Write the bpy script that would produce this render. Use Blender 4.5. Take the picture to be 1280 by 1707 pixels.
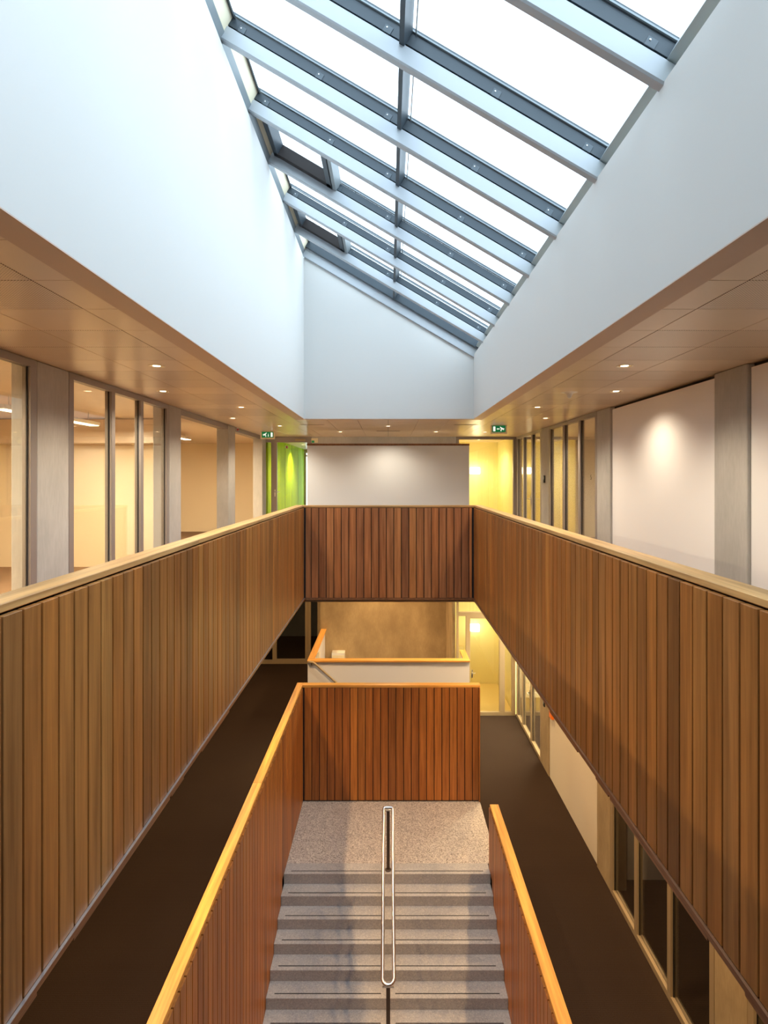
import bpy, bmesh, math, random
from mathutils import Vector
random.seed(7)
S = bpy.context.scene
COL = S.collection
for _o in list(bpy.data.objects):
    bpy.data.objects.remove(_o)

# ------------------------------------------------------------------ camera
EZ = 5.5                                   # eye height above the lower floor
cd = bpy.data.cameras.new('camera'); cam = bpy.data.objects.new('camera', cd); COL.objects.link(cam)
cam.location = (0, 0, EZ); cam.rotation_euler = (math.pi/2, 0, 0)
cd.sensor_fit = 'VERTICAL'; cd.sensor_height = 36.0; cd.sensor_width = 27.0
cd.lens = 36.0*1000/1707
cd.shift_x = -7/1707; cd.shift_y = -57.5/1707
cd.clip_start = 0.02; cd.clip_end = 300
S.camera = cam
# ------------------------------------------------------------------ world, exposure
S.view_settings.view_transform = 'Standard'; S.view_settings.look = 'None'
S.view_settings.gamma = 1.0; S.view_settings.use_curve_mapping = False
S.view_settings.exposure = 0.22
w = bpy.data.worlds.new('overcast_sky'); S.world = w; w.use_nodes = True
bg = w.node_tree.nodes['Background']
bg.inputs[0].default_value = (0.72, 0.87, 1.0, 1); bg.inputs[1].default_value = 4.5
S.cycles.use_denoising = True; S.cycles.adaptive_threshold = 0.04
S.cycles.max_bounces = 8; S.cycles.diffuse_bounces = 5; S.cycles.glossy_bounces = 4
S.cycles.transparent_max_bounces = 24; S.cycles.sample_clamp_indirect = 6.0
WARM = (1.0, 0.82, 0.58); WARM2 = (1.0, 0.64, 0.30)
# skylight plane: (X, Z) at the two shaft walls
XL, XR, YF = -1.345, 1.365, 9.58
ZL, ZR = EZ+3.55, EZ+1.945
TH = math.atan2(ZL-ZR, XR-XL); SLEN = math.hypot(XR-XL, ZL-ZR)
pd = bpy.data.lights.new('skylight_portal', 'AREA'); pd.shape = 'RECTANGLE'; pd.size = SLEN; pd.size_y = 11.0
pd.cycles.is_portal = True
po = bpy.data.objects.new('skylight_portal', pd); COL.objects.link(po)
_n = Vector((math.sin(TH), 0, math.cos(TH)))
po.location = Vector(((XL+XR)/2, 4.1, (ZL+ZR)/2)) + _n*0.30; po.rotation_euler = (0, TH, 0)

# ------------------------------------------------------------------ materials
def new_mat(name):
    m = bpy.data.materials.new(name); m.use_nodes = True
    nt = m.node_tree; return m, nt, nt.nodes, nt.links, nt.nodes['Principled BSDF']
def plain(name, col, rough=0.5, metal=0.0, spec=0.5):
    m, nt, N, L, b = new_mat(name)
    b.inputs['Base Color'].default_value = (*col, 1); b.inputs['Roughness'].default_value = rough
    b.inputs['Metallic'].default_value = metal; b.inputs['Specular IOR Level'].default_value = spec
    return m
def emit(name, col, s):
    m, nt, N, L, b = new_mat(name)
    b.inputs['Base Color'].default_value = (*col, 1)
    b.inputs['Emission Color'].default_value = (*col, 1); b.inputs['Emission Strength'].default_value = s
    return m
def coords(N, L, scale, rnd=True):
    tc = N.new('ShaderNodeTexCoord'); mp = N.new('ShaderNodeMapping')
    mp.inputs['Scale'].default_value = scale
    L.new(tc.outputs['Object'], mp.inputs['Vector'])
    if not rnd: return mp.outputs[0], None
    oi = N.new('ShaderNodeObjectInfo'); mu = N.new('ShaderNodeMath'); mu.operation = 'MULTIPLY'; mu.inputs[1].default_value = 60
    L.new(oi.outputs['Random'], mu.inputs[0]); cx = N.new('ShaderNodeCombineXYZ')
    L.new(mu.outputs[0], cx.inputs[0]); L.new(mu.outputs[0], cx.inputs[1]); L.new(mu.outputs[0], cx.inputs[2])
    ad = N.new('ShaderNodeVectorMath'); L.new(mp.outputs[0], ad.inputs[0]); L.new(cx.outputs[0], ad.inputs[1])
    return ad.outputs[0], oi.outputs['Random']
def ramp(N, L, src, stops):
    r = N.new('ShaderNodeValToRGB'); e = r.color_ramp.elements
    e[0].position = stops[0][0]; e[0].color = (*stops[0][1], 1)
    e[1].position = stops[-1][0]; e[1].color = (*stops[-1][1], 1)
    for p, c in stops[1:-1]:
        q = e.new(p); q.color = (*c, 1)
    L.new(src, r.inputs[0]); return r.outputs[0]
def mixc(N, L, fac, a, b, mode='MIX'):
    m = N.new('ShaderNodeMix'); m.data_type = 'RGBA'; m.blend_type = mode
    for s, v in ((m.inputs['Factor'], fac), (m.inputs['A'], a), (m.inputs['B'], b)):
        if isinstance(v, (int, float)): s.default_value = v
        elif isinstance(v, tuple): s.default_value = (*v, 1)
        else: L.new(v, s)
    return m.outputs['Result']
def noise(N, L, vec, scale, detail=4, rough=0.55):
    n = N.new('ShaderNodeTexNoise'); n.inputs['Scale'].default_value = scale
    n.inputs['Detail'].default_value = detail; n.inputs['Roughness'].default_value = rough
    L.new(vec, n.inputs['Vector']); return n.outputs['Fac']
def bump(N, L, b, h, dist, strength=0.3):
    bn = N.new('ShaderNodeBump'); bn.inputs['Distance'].default_value = dist; bn.inputs['Strength'].default_value = strength
    L.new(h, bn.inputs['Height']); L.new(bn.outputs[0], b.inputs['Normal'])

def wood(name, tones, grain_axis, rough=0.42, sat=0.35):
    """boards: tone picked per piece, fine grain running along grain_axis"""
    m, nt, N, L, b = new_mat(name)
    sc = [26.0, 26.0, 26.0]; sc[grain_axis] = 1.1
    v, rnd = coords(N, L, tuple(sc))
    g = noise(N, L, v, 1.0, 6, 0.62)
    sc2 = [5.0, 5.0, 5.0]; sc2[grain_axis] = 0.5
    v2, _ = coords(N, L, tuple(sc2)); g2 = noise(N, L, v2, 1.0, 2, 0.5)
    if rnd is not None:
        base = ramp(N, L, rnd, tones)
    dark = mixc(N, L, 1.0, base, (0.62, 0.56, 0.52), 'MULTIPLY')
    c = mixc(N, L, ramp(N, L, g, [(0.36, (0, 0, 0)), (0.66, (1, 1, 1))]), dark, base)
    lite = mixc(N, L, 1.0, c, (1.25, 1.16, 1.05), 'MULTIPLY')
    c2 = mixc(N, L, ramp(N, L, g2, [(0.35, (0, 0, 0)), (0.7, (1, 1, 1))]), c, lite)
    L.new(c2, b.inputs['Base Color']); b.inputs['Roughness'].default_value = rough
    b.inputs['Specular IOR Level'].default_value = sat
    bump(N, L, b, g, 0.002, 0.15)
    return m
PL = [(0.0, (0.27, 0.115, 0.036)), (0.2, (0.47, 0.195, 0.050)), (0.36, (0.31, 0.135, 0.040)), (0.5, (0.40, 0.185, 0.058)),
      (0.64, (0.53, 0.235, 0.058)), (0.82, (0.38, 0.145, 0.036)), (1.0, (0.50, 0.25, 0.074))]
M = {}
M['plank'] = wood('cedar_plank', PL, 2)
M['plank_red'] = wood('red_cedar_plank', [(0.0, (0.27, 0.105, 0.032)), (0.25, (0.47, 0.175, 0.038)), (0.5, (0.34, 0.125, 0.034)),
                     (0.75, (0.53, 0.215, 0.048)), (1.0, (0.40, 0.155, 0.040))], 2)
M['plank_mid'] = wood('brown_cedar_plank', [(0.0, (0.30, 0.125, 0.055)), (0.25, (0.52, 0.205, 0.072)), (0.5, (0.36, 0.150, 0.066)),
                     (0.75, (0.58, 0.250, 0.084)), (1.0, (0.44, 0.190, 0.080))], 2)
M['rail_y'] = wood('pale_oak_rail', [(0.0, (0.60, 0.37, 0.155)), (1.0, (0.66, 0.42, 0.18))], 1, 0.45)
M['rail_x'] = wood('pale_oak_rail_cross', [(0.0, (0.60, 0.37, 0.155)), (1.0, (0.66, 0.42, 0.18))], 0, 0.45)
M['rail_oy'] = wood('honey_oak_rail', [(0.0, (0.72, 0.37, 0.085)), (1.0, (0.78, 0.42, 0.10))], 1, 0.5)
M['rail_ox'] = wood('honey_oak_rail_cross', [(0.0, (0.72, 0.37, 0.085)), (1.0, (0.78, 0.42, 0.10))], 0, 0.5)
M['trimwood'] = wood('brown_edge_board', [(0.0, (0.22, 0.10, 0.05)), (1.0, (0.30, 0.14, 0.065))], 1, 0.4)
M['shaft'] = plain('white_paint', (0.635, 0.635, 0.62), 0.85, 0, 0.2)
M['screen'] = plain('white_paint_sky_tint', (0.77, 0.85, 0.96), 0.8, 0, 0.2)  # white wall; the blue of the skylight is mixed into its colour
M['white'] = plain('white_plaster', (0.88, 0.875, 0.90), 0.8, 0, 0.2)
M['warmwhite'] = plain('warm_white_paint', (0.84, 0.76, 0.60), 0.8, 0, 0.2); M['lilacwhite'] = plain('cool_white_paint', (0.79, 0.78, 0.82), 0.8, 0, 0.2)
M['beige'] = plain('cream_wall_paint', (0.82, 0.71, 0.52), 0.8, 0, 0.2)
M['yfloor'] = plain('ochre_floor', (0.72, 0.54, 0.20), 0.6); M['yellow'] = plain('yellow_wall_paint', (0.86, 0.77, 0.38), 0.75, 0, 0.3)
M['white_gloss'] = plain('white_cap', (0.85, 0.85, 0.83), 0.35)
M['black'] = plain('black_rubber', (0.012, 0.012, 0.014), 0.55)
M['backing'] = plain('black_backing', (0.02, 0.016, 0.016), 0.8)
M['frame'] = plain('bronze_anodised_frame', (0.33, 0.30, 0.29), 0.42, 0.35)
M['framebrown'] = plain('tan_frame', (0.47, 0.36, 0.22), 0.45, 0.2)
M['alu'] = plain('aluminium_edge', (0.75, 0.77, 0.8), 0.3, 0.9)
M['steel'] = plain('brushed_steel', (0.66, 0.64, 0.62), 0.28, 1.0)
M['darkpost'] = plain('dark_bronze_steel', (0.10, 0.075, 0.06), 0.45, 0.6)
M['beam'] = plain('pale_grey_coated_metal', (0.44, 0.48, 0.52), 0.42, 0.1)
M['rafter'] = plain('slate_coated_metal', (0.045, 0.062, 0.078), 0.45, 0.2)
M['rafter2'] = plain('grey_coated_metal', (0.24, 0.28, 0.30), 0.45, 0.2)
M['bracket'] = plain('bracket_coated_metal', (0.075, 0.098, 0.118), 0.45, 0.2); M['curb'] = plain('curb_coated_metal', (0.36, 0.41, 0.44), 0.5, 0.1)
M['cream'] = plain('cream_strip', (0.86, 0.80, 0.60), 0.6)
M['soffit'] = plain('soffit_dark', (0.30, 0.22, 0.15), 0.6)
M['trimceil'] = plain('taupe_edge_trim', (0.60, 0.46, 0.38), 0.5)
M['ring'] = plain('lamp_ring', (0.9, 0.82, 0.66), 0.3, 0.3)
M['gold'] = plain('gold_reflector', (0.9, 0.66, 0.32), 0.2, 1.0)
M['bulb'] = emit('lamp_glow', (1.0, 0.80, 0.50), 7.0)
M['bulbw'] = emit('wall_lamp_glow', (1.0, 0.93, 0.72), 5.0)
M['red'] = plain('red_plastic', (0.42, 0.015, 0.02), 0.4)
M['orange'] = plain('orange_sign', (0.95, 0.22, 0.01), 0.5)
M['signgreen'] = emit('sign_green', (0.0, 0.20, 0.065), 0.35)
M['signwhite'] = emit('sign_white', (0.9, 0.95, 0.9), 0.8)
M['groove'] = plain('black_nosing_strip', (0.015, 0.014, 0.016), 0.7)
M['grey_letter'] = plain('grey_lettering', (0.16, 0.14, 0.10), 0.6)

def mk_concrete(name, c0, c1, k=1.0):
    m, nt, N, L, b = new_mat(name)
    v, _ = coords(N, L, (1.6, 1.6, 0.9)); n1 = noise(N, L, v, 1.3*k, 5, 0.6)
    v2, _ = coords(N, L, (60, 60, 9)); n2 = noise(N, L, v2, 1.0, 3, 0.6)
    c = ramp(N, L, n1, [(0.3, c0), (0.72, c1)])
    c = mixc(N, L, ramp(N, L, n2, [(0.35, (0.0,)*3), (0.75, (0.35,)*3)]), c, (c0[0]*.8, c0[1]*.8, c0[2]*.8))
    L.new(c, b.inputs['Base Color']); b.inputs['Roughness'].default_value = 0.75; b.inputs['Specular IOR Level'].default_value = 0.25
    bump(N, L, b, n2, 0.002, 0.2); return m
M['concrete'] = mk_concrete('fair_faced_concrete', (0.41, 0.405, 0.395), (0.55, 0.54, 0.525))
M['concrete_brown'] = mk_concrete('tan_concrete', (0.36, 0.265, 0.15), (0.57, 0.44, 0.255))
def mk_green():
    m, nt, N, L, b = new_mat('green_stained_timber')
    v, _ = coords(N, L, (7, 7, 0.35), False); n1 = noise(N, L, v, 1.0, 5, 0.6)
    L.new(ramp(N, L, n1, [(0.3, (0.24, 0.42, 0.0)), (0.75, (0.52, 0.68, 0.0))]), b.inputs['Base Color'])
    b.inputs['Roughness'].default_value = 0.7; b.inputs['Specular IOR Level'].default_value = 0.1; return m
M['green'] = mk_green()
def mk_carpet():
    m, nt, N, L, b = new_mat('dark_ribbed_carpet')
    tc = N.new('ShaderNodeTexCoord')
    v, _ = coords(N, L, (90, 130, 90), False); n1 = noise(N, L, v, 1.0, 3, 0.7)
    v2, _ = coords(N, L, (1.1, 1.1, 1.1), False); n2 = noise(N, L, v2, 1.0, 3, 0.5)
    wv = N.new('ShaderNodeTexWave'); wv.wave_type = 'BANDS'; wv.bands_direction = 'Y'
    wv.inputs['Scale'].default_value = 14; wv.inputs['Distortion'].default_value = 1.5; wv.inputs['Detail'].default_value = 2
    L.new(tc.outputs['Object'], wv.inputs['Vector'])
    c = ramp(N, L, n1, [(0.3, (0.025, 0.015, 0.010)), (0.75, (0.058, 0.037, 0.025))])
    c = mixc(N, L, 0.25, c, ramp(N, L, wv.outputs['Fac'], [(0.0, (0.020, 0.013, 0.010)), (1.0, (0.066, 0.041, 0.028))]))
    c = mixc(N, L, ramp(N, L, n2, [(0.35, (0.0,)*3), (0.7, (0.35,)*3)]), c, (0.030, 0.018, 0.013))
    L.new(c, b.inputs['Base Color']); b.inputs['Roughness'].default_value = 0.95; b.inputs['Specular IOR Level'].default_value = 0.1
    bump(N, L, b, n1, 0.004, 0.4); return m
M['carpet'] = mk_carpet()
def mk_carpet2():
    m, nt, N, L, b = new_mat('mid_brown_carpet')
    v, _ = coords(N, L, (90, 90, 90), False); n1 = noise(N, L, v, 1.0, 3, 0.7)
    L.new(ramp(N, L, n1, [(0.3, (0.17, 0.105, 0.06)), (0.75, (0.27, 0.17, 0.10))]), b.inputs['Base Color'])
    b.inputs['Roughness'].default_value = 0.95; bump(N, L, b, n1, 0.004, 0.3); return m
M['carpet2'] = mk_carpet2()
def mk_terrazzo(name, lo, hi, amt):
    m, nt, N, L, b = new_mat(name)
    v, _ = coords(N, L, (1, 1, 1))
    vo = N.new('ShaderNodeTexVoronoi'); vo.inputs['Scale'].default_value = 105; L.new(v, vo.inputs['Vector'])
    vo2 = N.new('ShaderNodeTexVoronoi'); vo2.inputs['Scale'].default_value = 60; L.new(v, vo2.inputs['Vector'])
    n1 = noise(N, L, v, 1.6, 3)
    base = ramp(N, L, n1, [(0.3, lo), (0.7, hi)])
    sp = N.new('ShaderNodeSeparateColor'); L.new(vo.outputs['Color'], sp.inputs[0])
    sp2 = N.new('ShaderNodeSeparateColor'); L.new(vo2.outputs['Color'], sp2.inputs[0])
    c = mixc(N, L, ramp(N, L, sp.outputs[0], [(0.0, (amt,)*3), (0.30, (amt,)*3), (0.36, (0,)*3)]), base, (lo[0]*.38, lo[1]*.36, lo[2]*.34))
    c = mixc(N, L, ramp(N, L, sp2.outputs[1], [(0.0, (amt,)*3), (0.16, (amt,)*3), (0.2, (0,)*3)]), c, (0.68, 0.62, 0.54))
    L.new(c, b.inputs['Base Color']); b.inputs['Roughness'].default_value = 0.6
    b.inputs['Specular IOR Level'].default_value = 0.3; return m
M['terrazzo'] = mk_terrazzo('washed_aggregate', (0.50, 0.44, 0.40), (0.62, 0.55, 0.49), 0.8)
M['tread'] = mk_terrazzo('fine_aggregate_step', (0.39, 0.375, 0.375), (0.47, 0.45, 0.445), 0.25)
def mk_ceiling(name, perf):
    m, nt, N, L, b = new_mat(name)
    v, rnd = coords(N, L, (1.4, 1.4, 1.4)); n1 = noise(N, L, v, 1.0, 3)
    base = ramp(N, L, n1, [(0.3, (0.70, 0.57, 0.44)), (0.7, (0.74, 0.61, 0.475))])
    b.inputs['Roughness'].default_value = 0.30; b.inputs['Specular IOR Level'].default_value = 0.6
    if perf:
        tc = N.new('ShaderNodeTexCoord'); sc = N.new('ShaderNodeVectorMath'); sc.operation = 'SCALE'; sc.inputs['Scale'].default_value = 1/0.0155
        L.new(tc.outputs['Object'], sc.inputs[0])
        fr = N.new('ShaderNodeVectorMath'); fr.operation = 'FRACTION'; L.new(sc.outputs[0], fr.inputs[0])
        sb = N.new('ShaderNodeVectorMath'); sb.operation = 'SUBTRACT'; sb.inputs[1].default_value = (.5, .5, .5); L.new(fr.outputs[0], sb.inputs[0])
        ml = N.new('ShaderNodeVectorMath'); ml.operation = 'MULTIPLY'; ml.inputs[1].default_value = (1, 1, 0); L.new(sb.outputs[0], ml.inputs[0])
        ln = N.new('ShaderNodeVectorMath'); ln.operation = 'LENGTH'; L.new(ml.outputs[0], ln.inputs[0])
        hole = ramp(N, L, ln.outputs['Value'], [(0.20, (1, 1, 1)), (0.29, (0, 0, 0))])
        # holes stop a hand's breadth short of the panel edge
        ax = N.new('ShaderNodeVectorMath'); ax.operation = 'ABSOLUTE'; L.new(tc.outputs['Generated'], ax.inputs[0])
        base = mixc(N, L, hole, base, (0.16, 0.10, 0.07))
    L.new(base, b.inputs['Base Color']); return m
M['panel'] = mk_ceiling('taupe_metal_ceiling', False)
M['perf'] = mk_ceiling('perforated_taupe_metal_ceiling', True)
def mk_glass(name, tint, spec=1.0):
    m, nt, N, L, b = new_mat(name); N.remove(b)
    out = [n for n in N if n.type == 'OUTPUT_MATERIAL'][0]
    t = N.new('ShaderNodeBsdfTransparent'); t.inputs[0].default_value = (*tint, 1)
    g = N.new('ShaderNodeBsdfGlossy'); g.inputs['Roughness'].default_value = 0.01
    lw = N.new('ShaderNodeLayerWeight'); lw.inputs[0].default_value = 0.5
    pw = N.new('ShaderNodeMath'); pw.operation = 'POWER'; pw.inputs[1].default_value = 5; L.new(lw.outputs['Facing'], pw.inputs[0])
    ma = N.new('ShaderNodeMath'); ma.operation = 'MULTIPLY_ADD'; ma.inputs[1].default_value = 0.96*spec; ma.inputs[2].default_value = 0.04*spec
    L.new(pw.outputs[0], ma.inputs[0])
    mx = N.new('ShaderNodeMixShader'); L.new(ma.outputs[0], mx.inputs[0]); L.new(t.outputs[0], mx.inputs[1]); L.new(g.outputs[0], mx.inputs[2])
    L.new(mx.outputs[0], out.inputs[0]); return m
M['glass'] = mk_glass('clear_glass', (0.95, 0.96, 0.95), 1.6)
M['roofglass'] = mk_glass('skylight_glass', (0.97, 0.98, 0.98), 0.8)

# ------------------------------------------------------------------ builders
WP = {}
def link(o, parent=None, loc=(0, 0, 0), local=False):
    COL.objects.link(o); v = Vector(loc)
    if parent is not None:
        o.parent = parent
        if local: o.location = v; WP[o.name] = v
        else: o.location = v - WP[parent.name]; WP[o.name] = v
    else:
        o.location = v; WP[o.name] = v
    return o
def tag(o, label=None, cat=None, group=None, kind=None):
    if label: o['label'] = label
    if cat: o['category'] = cat
    if group: o['group'] = group
    if kind: o['kind'] = kind
    return o
def empty(name, loc, label=None, cat=None, group=None, kind=None):
    o = bpy.data.objects.new(name, None); o.empty_display_size = 0.1
    link(o, None, loc); return tag(o, label, cat, group, kind)
_cache = {}
def box_mesh(dx, dy, dz, mat, bevel):
    key = (round(dx, 4), round(dy, 4), round(dz, 4), mat.name, bevel)
    if key in _cache: return _cache[key]
    bm = bmesh.new(); bmesh.ops.create_cube(bm, size=1.0)
    for v in bm.verts: v.co = (v.co.x*dx, v.co.y*dy, v.co.z*dz)
    if bevel: bmesh.ops.bevel(bm, geom=bm.edges[:], offset=bevel, segments=1, affect='EDGES')
    me = bpy.data.meshes.new('box'); bm.to_mesh(me); bm.free(); me.materials.append(mat)
    _cache[key] = me; return me
def box(name, x0, x1, y0, y1, z0, z1, mat, parent=None, bevel=0.0, local=False):
    if isinstance(mat, str): mat = M[mat]
    o = bpy.data.objects.new(name, box_mesh(abs(x1-x0), abs(y1-y0), abs(z1-z0), mat, bevel))
    return link(o, parent, ((x0+x1)/2, (y0+y1)/2, (z0+z1)/2), local)
def struct(o, label=None): return tag(o, label, None, None, 'structure')
def mesh_obj(name, verts, faces, mat, parent=None, loc=(0, 0, 0), smooth=False, local=False):
    me = bpy.data.meshes.new(name); me.from_pydata([tuple(v) for v in verts], [], faces)
    bm = bmesh.new(); bm.from_mesh(me); bmesh.ops.recalc_face_normals(bm, faces=bm.faces[:]); bm.to_mesh(me); bm.free()
    me.materials.append(M[mat] if isinstance(mat, str) else mat)
    if smooth: me.shade_smooth()
    return link(bpy.data.objects.new(name, me), parent, loc, local)
def prism(name, pts, axis, a0, a1, mat, parent=None):
    """polygon of (p,q) extruded along axis ('x': p=y q=z, 'y': p=x q=z, 'z': p=x q=y), origin at its centre"""
    f = {'x': lambda p, q, a: (a, p, q), 'y': lambda p, q, a: (p, a, q), 'z': lambda p, q, a: (p, q, a)}[axis]
    n = len(pts); vs = [Vector(f(p, q, a0)) for p, q in pts] + [Vector(f(p, q, a1)) for p, q in pts]
    c = sum(vs, Vector())/len(vs); vs = [v-c for v in vs]
    fs = [tuple(range(n)), tuple(range(n, 2*n))] + [(i, (i+1) % n, n+(i+1) % n, n+i) for i in range(n)]
    return mesh_obj(name, vs, fs, mat, parent, c)
def slab(name, x0, x1, y0, y1, z0, z1, holes, mat):
    """plate with rectangular holes, one mesh cut on the grid of their edges"""
    xs = sorted({x0, x1, *[h[0] for h in holes], *[h[1] for h in holes]}); ys = sorted({y0, y1, *[h[2] for h in holes], *[h[3] for h in holes]})
    inh = lambda i, j: not (0 <= i < len(xs)-1 and 0 <= j < len(ys)-1) or any(h[0] < (xs[i]+xs[i+1])/2 < h[1] and h[2] < (ys[j]+ys[j+1])/2 < h[3] for h in holes)
    bm = bmesh.new(); vc = {}
    def V(i, j, k):
        if (i, j, k) not in vc: vc[(i, j, k)] = bm.verts.new((xs[i], ys[j], (z0, z1)[k]))
        return vc[(i, j, k)]
    for i in range(len(xs)-1):
        for j in range(len(ys)-1):
            if inh(i, j): continue
            for k in (0, 1): bm.faces.new([V(i, j, k), V(i+1, j, k), V(i+1, j+1, k), V(i, j+1, k)])
            for di, dj, a, b in ((-1, 0, (i, j), (i, j+1)), (1, 0, (i+1, j), (i+1, j+1)), (0, -1, (i, j), (i+1, j)), (0, 1, (i, j+1), (i+1, j+1))):
                if inh(i+di, j+dj): bm.faces.new([V(*a, 0), V(*b, 0), V(*b, 1), V(*a, 1)])
    bmesh.ops.recalc_face_normals(bm, faces=bm.faces[:])
    me = bpy.data.meshes.new(name); bm.to_mesh(me); bm.free(); me.materials.append(M[mat])
    return link(bpy.data.objects.new(name, me))
def lathe(name, prof, mat, parent=None, loc=(0, 0, 0), seg=24, local=False):
    vs, fs = [], []
    for r, z in prof:
        for i in range(seg):
            a = 2*math.pi*i/seg; vs.append((r*math.cos(a), r*math.sin(a), z))
    for j in range(len(prof)-1):
        for i in range(seg):
            k = (i+1) % seg; fs.append((j*seg+i, j*seg+k, (j+1)*seg+k, (j+1)*seg+i))
    return mesh_obj(name, vs, fs, mat, parent, loc, True, local)
def tube(name, pts, r, mat, parent=None, closed=False, seg=12):
    pts = [Vector(p) for p in pts]; c = sum(pts, Vector())/len(pts); P = [p-c for p in pts]
    n = len(P); vs, fs = [], []; up0 = None
    for i in range(n):
        if closed: t = (P[(i+1) % n]-P[i-1]).normalized()
        else: t = (P[min(i+1, n-1)]-P[max(i-1, 0)]).normalized()
        if up0 is None:
            ref = Vector((0, 0, 1)) if abs(t.z) < 0.9 else Vector((1, 0, 0)); up = (ref-t*ref.dot(t)).normalized()
        else: up = (up0-t*up0.dot(t)).normalized()
        up0 = up; s = t.cross(up)
        for k in range(seg):
            a = 2*math.pi*k/seg; vs.append(P[i]+(up*math.cos(a)+s*math.sin(a))*r)
    for i in range(n if closed else n-1):
        j = (i+1) % n
        for k in range(seg):
            l = (k+1) % seg; fs.append((i*seg+k, i*seg+l, j*seg+l, j*seg+k))
    if not closed: fs += [tuple(range(seg))[::-1], tuple((n-1)*seg+k for k in range(seg))]
    return mesh_obj(name, vs, fs, mat, parent, c, True)

UF, UC, SB, LC = 4.01, 6.44, 3.547, 3.50       # upper floor, upper ceiling, slab edge bottom, lower ceiling
WL, WR, YB = -2.82, 2.95, 13.85                # corridor walls
OX, OY0, OY1 = 8.0, -4.0, 21.0                 # outer shell

# ------------------------------------------------------------------ shell
STX0, STX1 = -1.56, 1.556
struct(slab('floor_lower', -OX, OX, OY0, OY1, -0.25, 0.0, [(STX0, STX1, 1.2, 10.30)], 'carpet'), 'dark brown ribbed carpet of the lower corridor')
struct(slab('floor_upper', -OX, OX, OY0, OY1, 3.56, UF, [(XL-.055, XR+.055, 0.35, YF+.055)], 'carpet2'), 'brown carpet of the upper gallery')
struct(slab('ceiling_lower', -OX, OX, OY0, OY1, LC, 3.555, [(XL-.06, XR+.06, 0.34, YF+.06)], 'soffit'), 'ceiling over the lower corridor')
roof = struct(slab('roof_deck', -OX, OX, OY0, OY1, UC+.03, UC+.25, [(XL-.16, XR+.16, -1.7, YF+.16)], 'soffit'), 'roof slab above the gallery ceiling')
struct(box('floor_basement', -4, 4, -1, 10.4, -2.9, -2.6, 'tread'), 'basement floor below the stair')
for nm, a in (('wall_basement_left', (-4.2, -4, -1, 10.4)), ('wall_basement_right', (4, 4.2, -1, 10.4)), ('wall_basement_near', (-4, 4, -1.2, -1)), ('wall_basement_far', (-4, 4, 10.4, 10.6))):
    struct(box(nm, *a, -2.9, -.25, 'white'), 'white basement wall')
struct(box('wall_outer_left', -OX-.2, -OX, OY0, OY1, -.25, UC+.25, 'beige'), 'outer wall on the room side')
struct(box('wall_outer_right', OX, OX+.2, OY0, OY1, -.25, UC+.25, 'beige'), 'outer wall on the office side')
struct(box('wall_near', -OX, OX, OY0-.2, OY0, -.25, UC+.25, 'white'), 'wall behind the viewer')
struct(box('wall_outer_far_lower', -OX, OX, OY1, OY1+.2, -.25, 3.6, 'beige'), 'outer far wall of the lower floor')
struct(box('wall_outer_far_left', -OX, -2.92, 20.0, 20.2, 3.6, UC+.25, 'beige'), 'outer far wall beside the green corridor')
struct(box('wall_outer_far_right', -1.5, OX, 20.0, 20.2, 3.6, UC+.25, 'beige'), 'outer far wall behind the core')
# shaft walls
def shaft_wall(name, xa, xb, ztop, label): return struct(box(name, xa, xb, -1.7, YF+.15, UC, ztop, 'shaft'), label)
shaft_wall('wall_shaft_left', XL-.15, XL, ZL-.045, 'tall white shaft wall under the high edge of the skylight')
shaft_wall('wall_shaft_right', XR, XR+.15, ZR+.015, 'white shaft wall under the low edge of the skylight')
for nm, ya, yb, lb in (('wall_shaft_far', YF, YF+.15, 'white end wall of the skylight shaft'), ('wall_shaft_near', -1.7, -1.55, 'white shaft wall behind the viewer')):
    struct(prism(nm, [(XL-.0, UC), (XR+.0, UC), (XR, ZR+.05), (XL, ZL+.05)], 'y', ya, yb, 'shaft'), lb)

# ------------------------------------------------------------------ upper ceiling
ceil = struct(slab('ceiling_upper', -OX, OX, OY0, OY1, UC+.012, UC+.03, [(XL-.14, XR+.14, -1.69, YF+.14)], 'backing'), 'metal panel ceiling of the upper gallery')
TW = 0.155
for a in ((XL-TW, XL, -1.7, YF+TW), (XR, XR+TW, -1.7, YF+TW), (XL, XR, YF, YF+TW)):
    box('edge_trim', *a, UC-.006, UC-.0003, 'trimceil', ceil)
yk = lambda k: 2.86 + 0.4875*k
G = 0.0022
colsL = [(XL-TW-.006, -1.70), (-1.70, -2.22), (-2.22, WL-.02)]
colsR = [(XR+TW+.006, 1.72), (1.72, 2.24), (2.24, WR+.02)]
def panel(xa, xb, ya, yb, mat, z=UC):
    x0, x1 = min(xa, xb)+G, max(xa, xb)-G
    box('ceiling_panel', x0, x1, ya+G, yb-G, z, z+.012, mat, ceil, 0.0015)
for k in range(-6, 14):
    for cols in (colsL, colsR):
        for ci, (xa, xb) in enumerate(cols):
            panel(xa, xb, yk(k), yk(k+1), 'perf' if (ci > 0 and k % 3 != 1) else 'panel')
for k in range(14, 23):
    ya, yb = yk(k), min(yk(k+1), YB+.02)
    if k == 14:
        for cols in (colsL, colsR):
            for xa, xb in cols: panel(xa, xb, ya, yb, 'panel')
        ya = YF+TW+.006
        xs = [-1.5+.5*i for i in range(7)]
    if k > 14:
        for cols in (colsL, colsR):
            for xa, xb in cols: panel(xa, xb, ya, yb, 'panel')
    xe = [XL-TW-.006, -1.0, -.5, 0, .5, 1.0, XR+TW+.006]
    for i in range(6): panel(xe[i], xe[i+1], ya, yb, 'panel')
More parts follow.
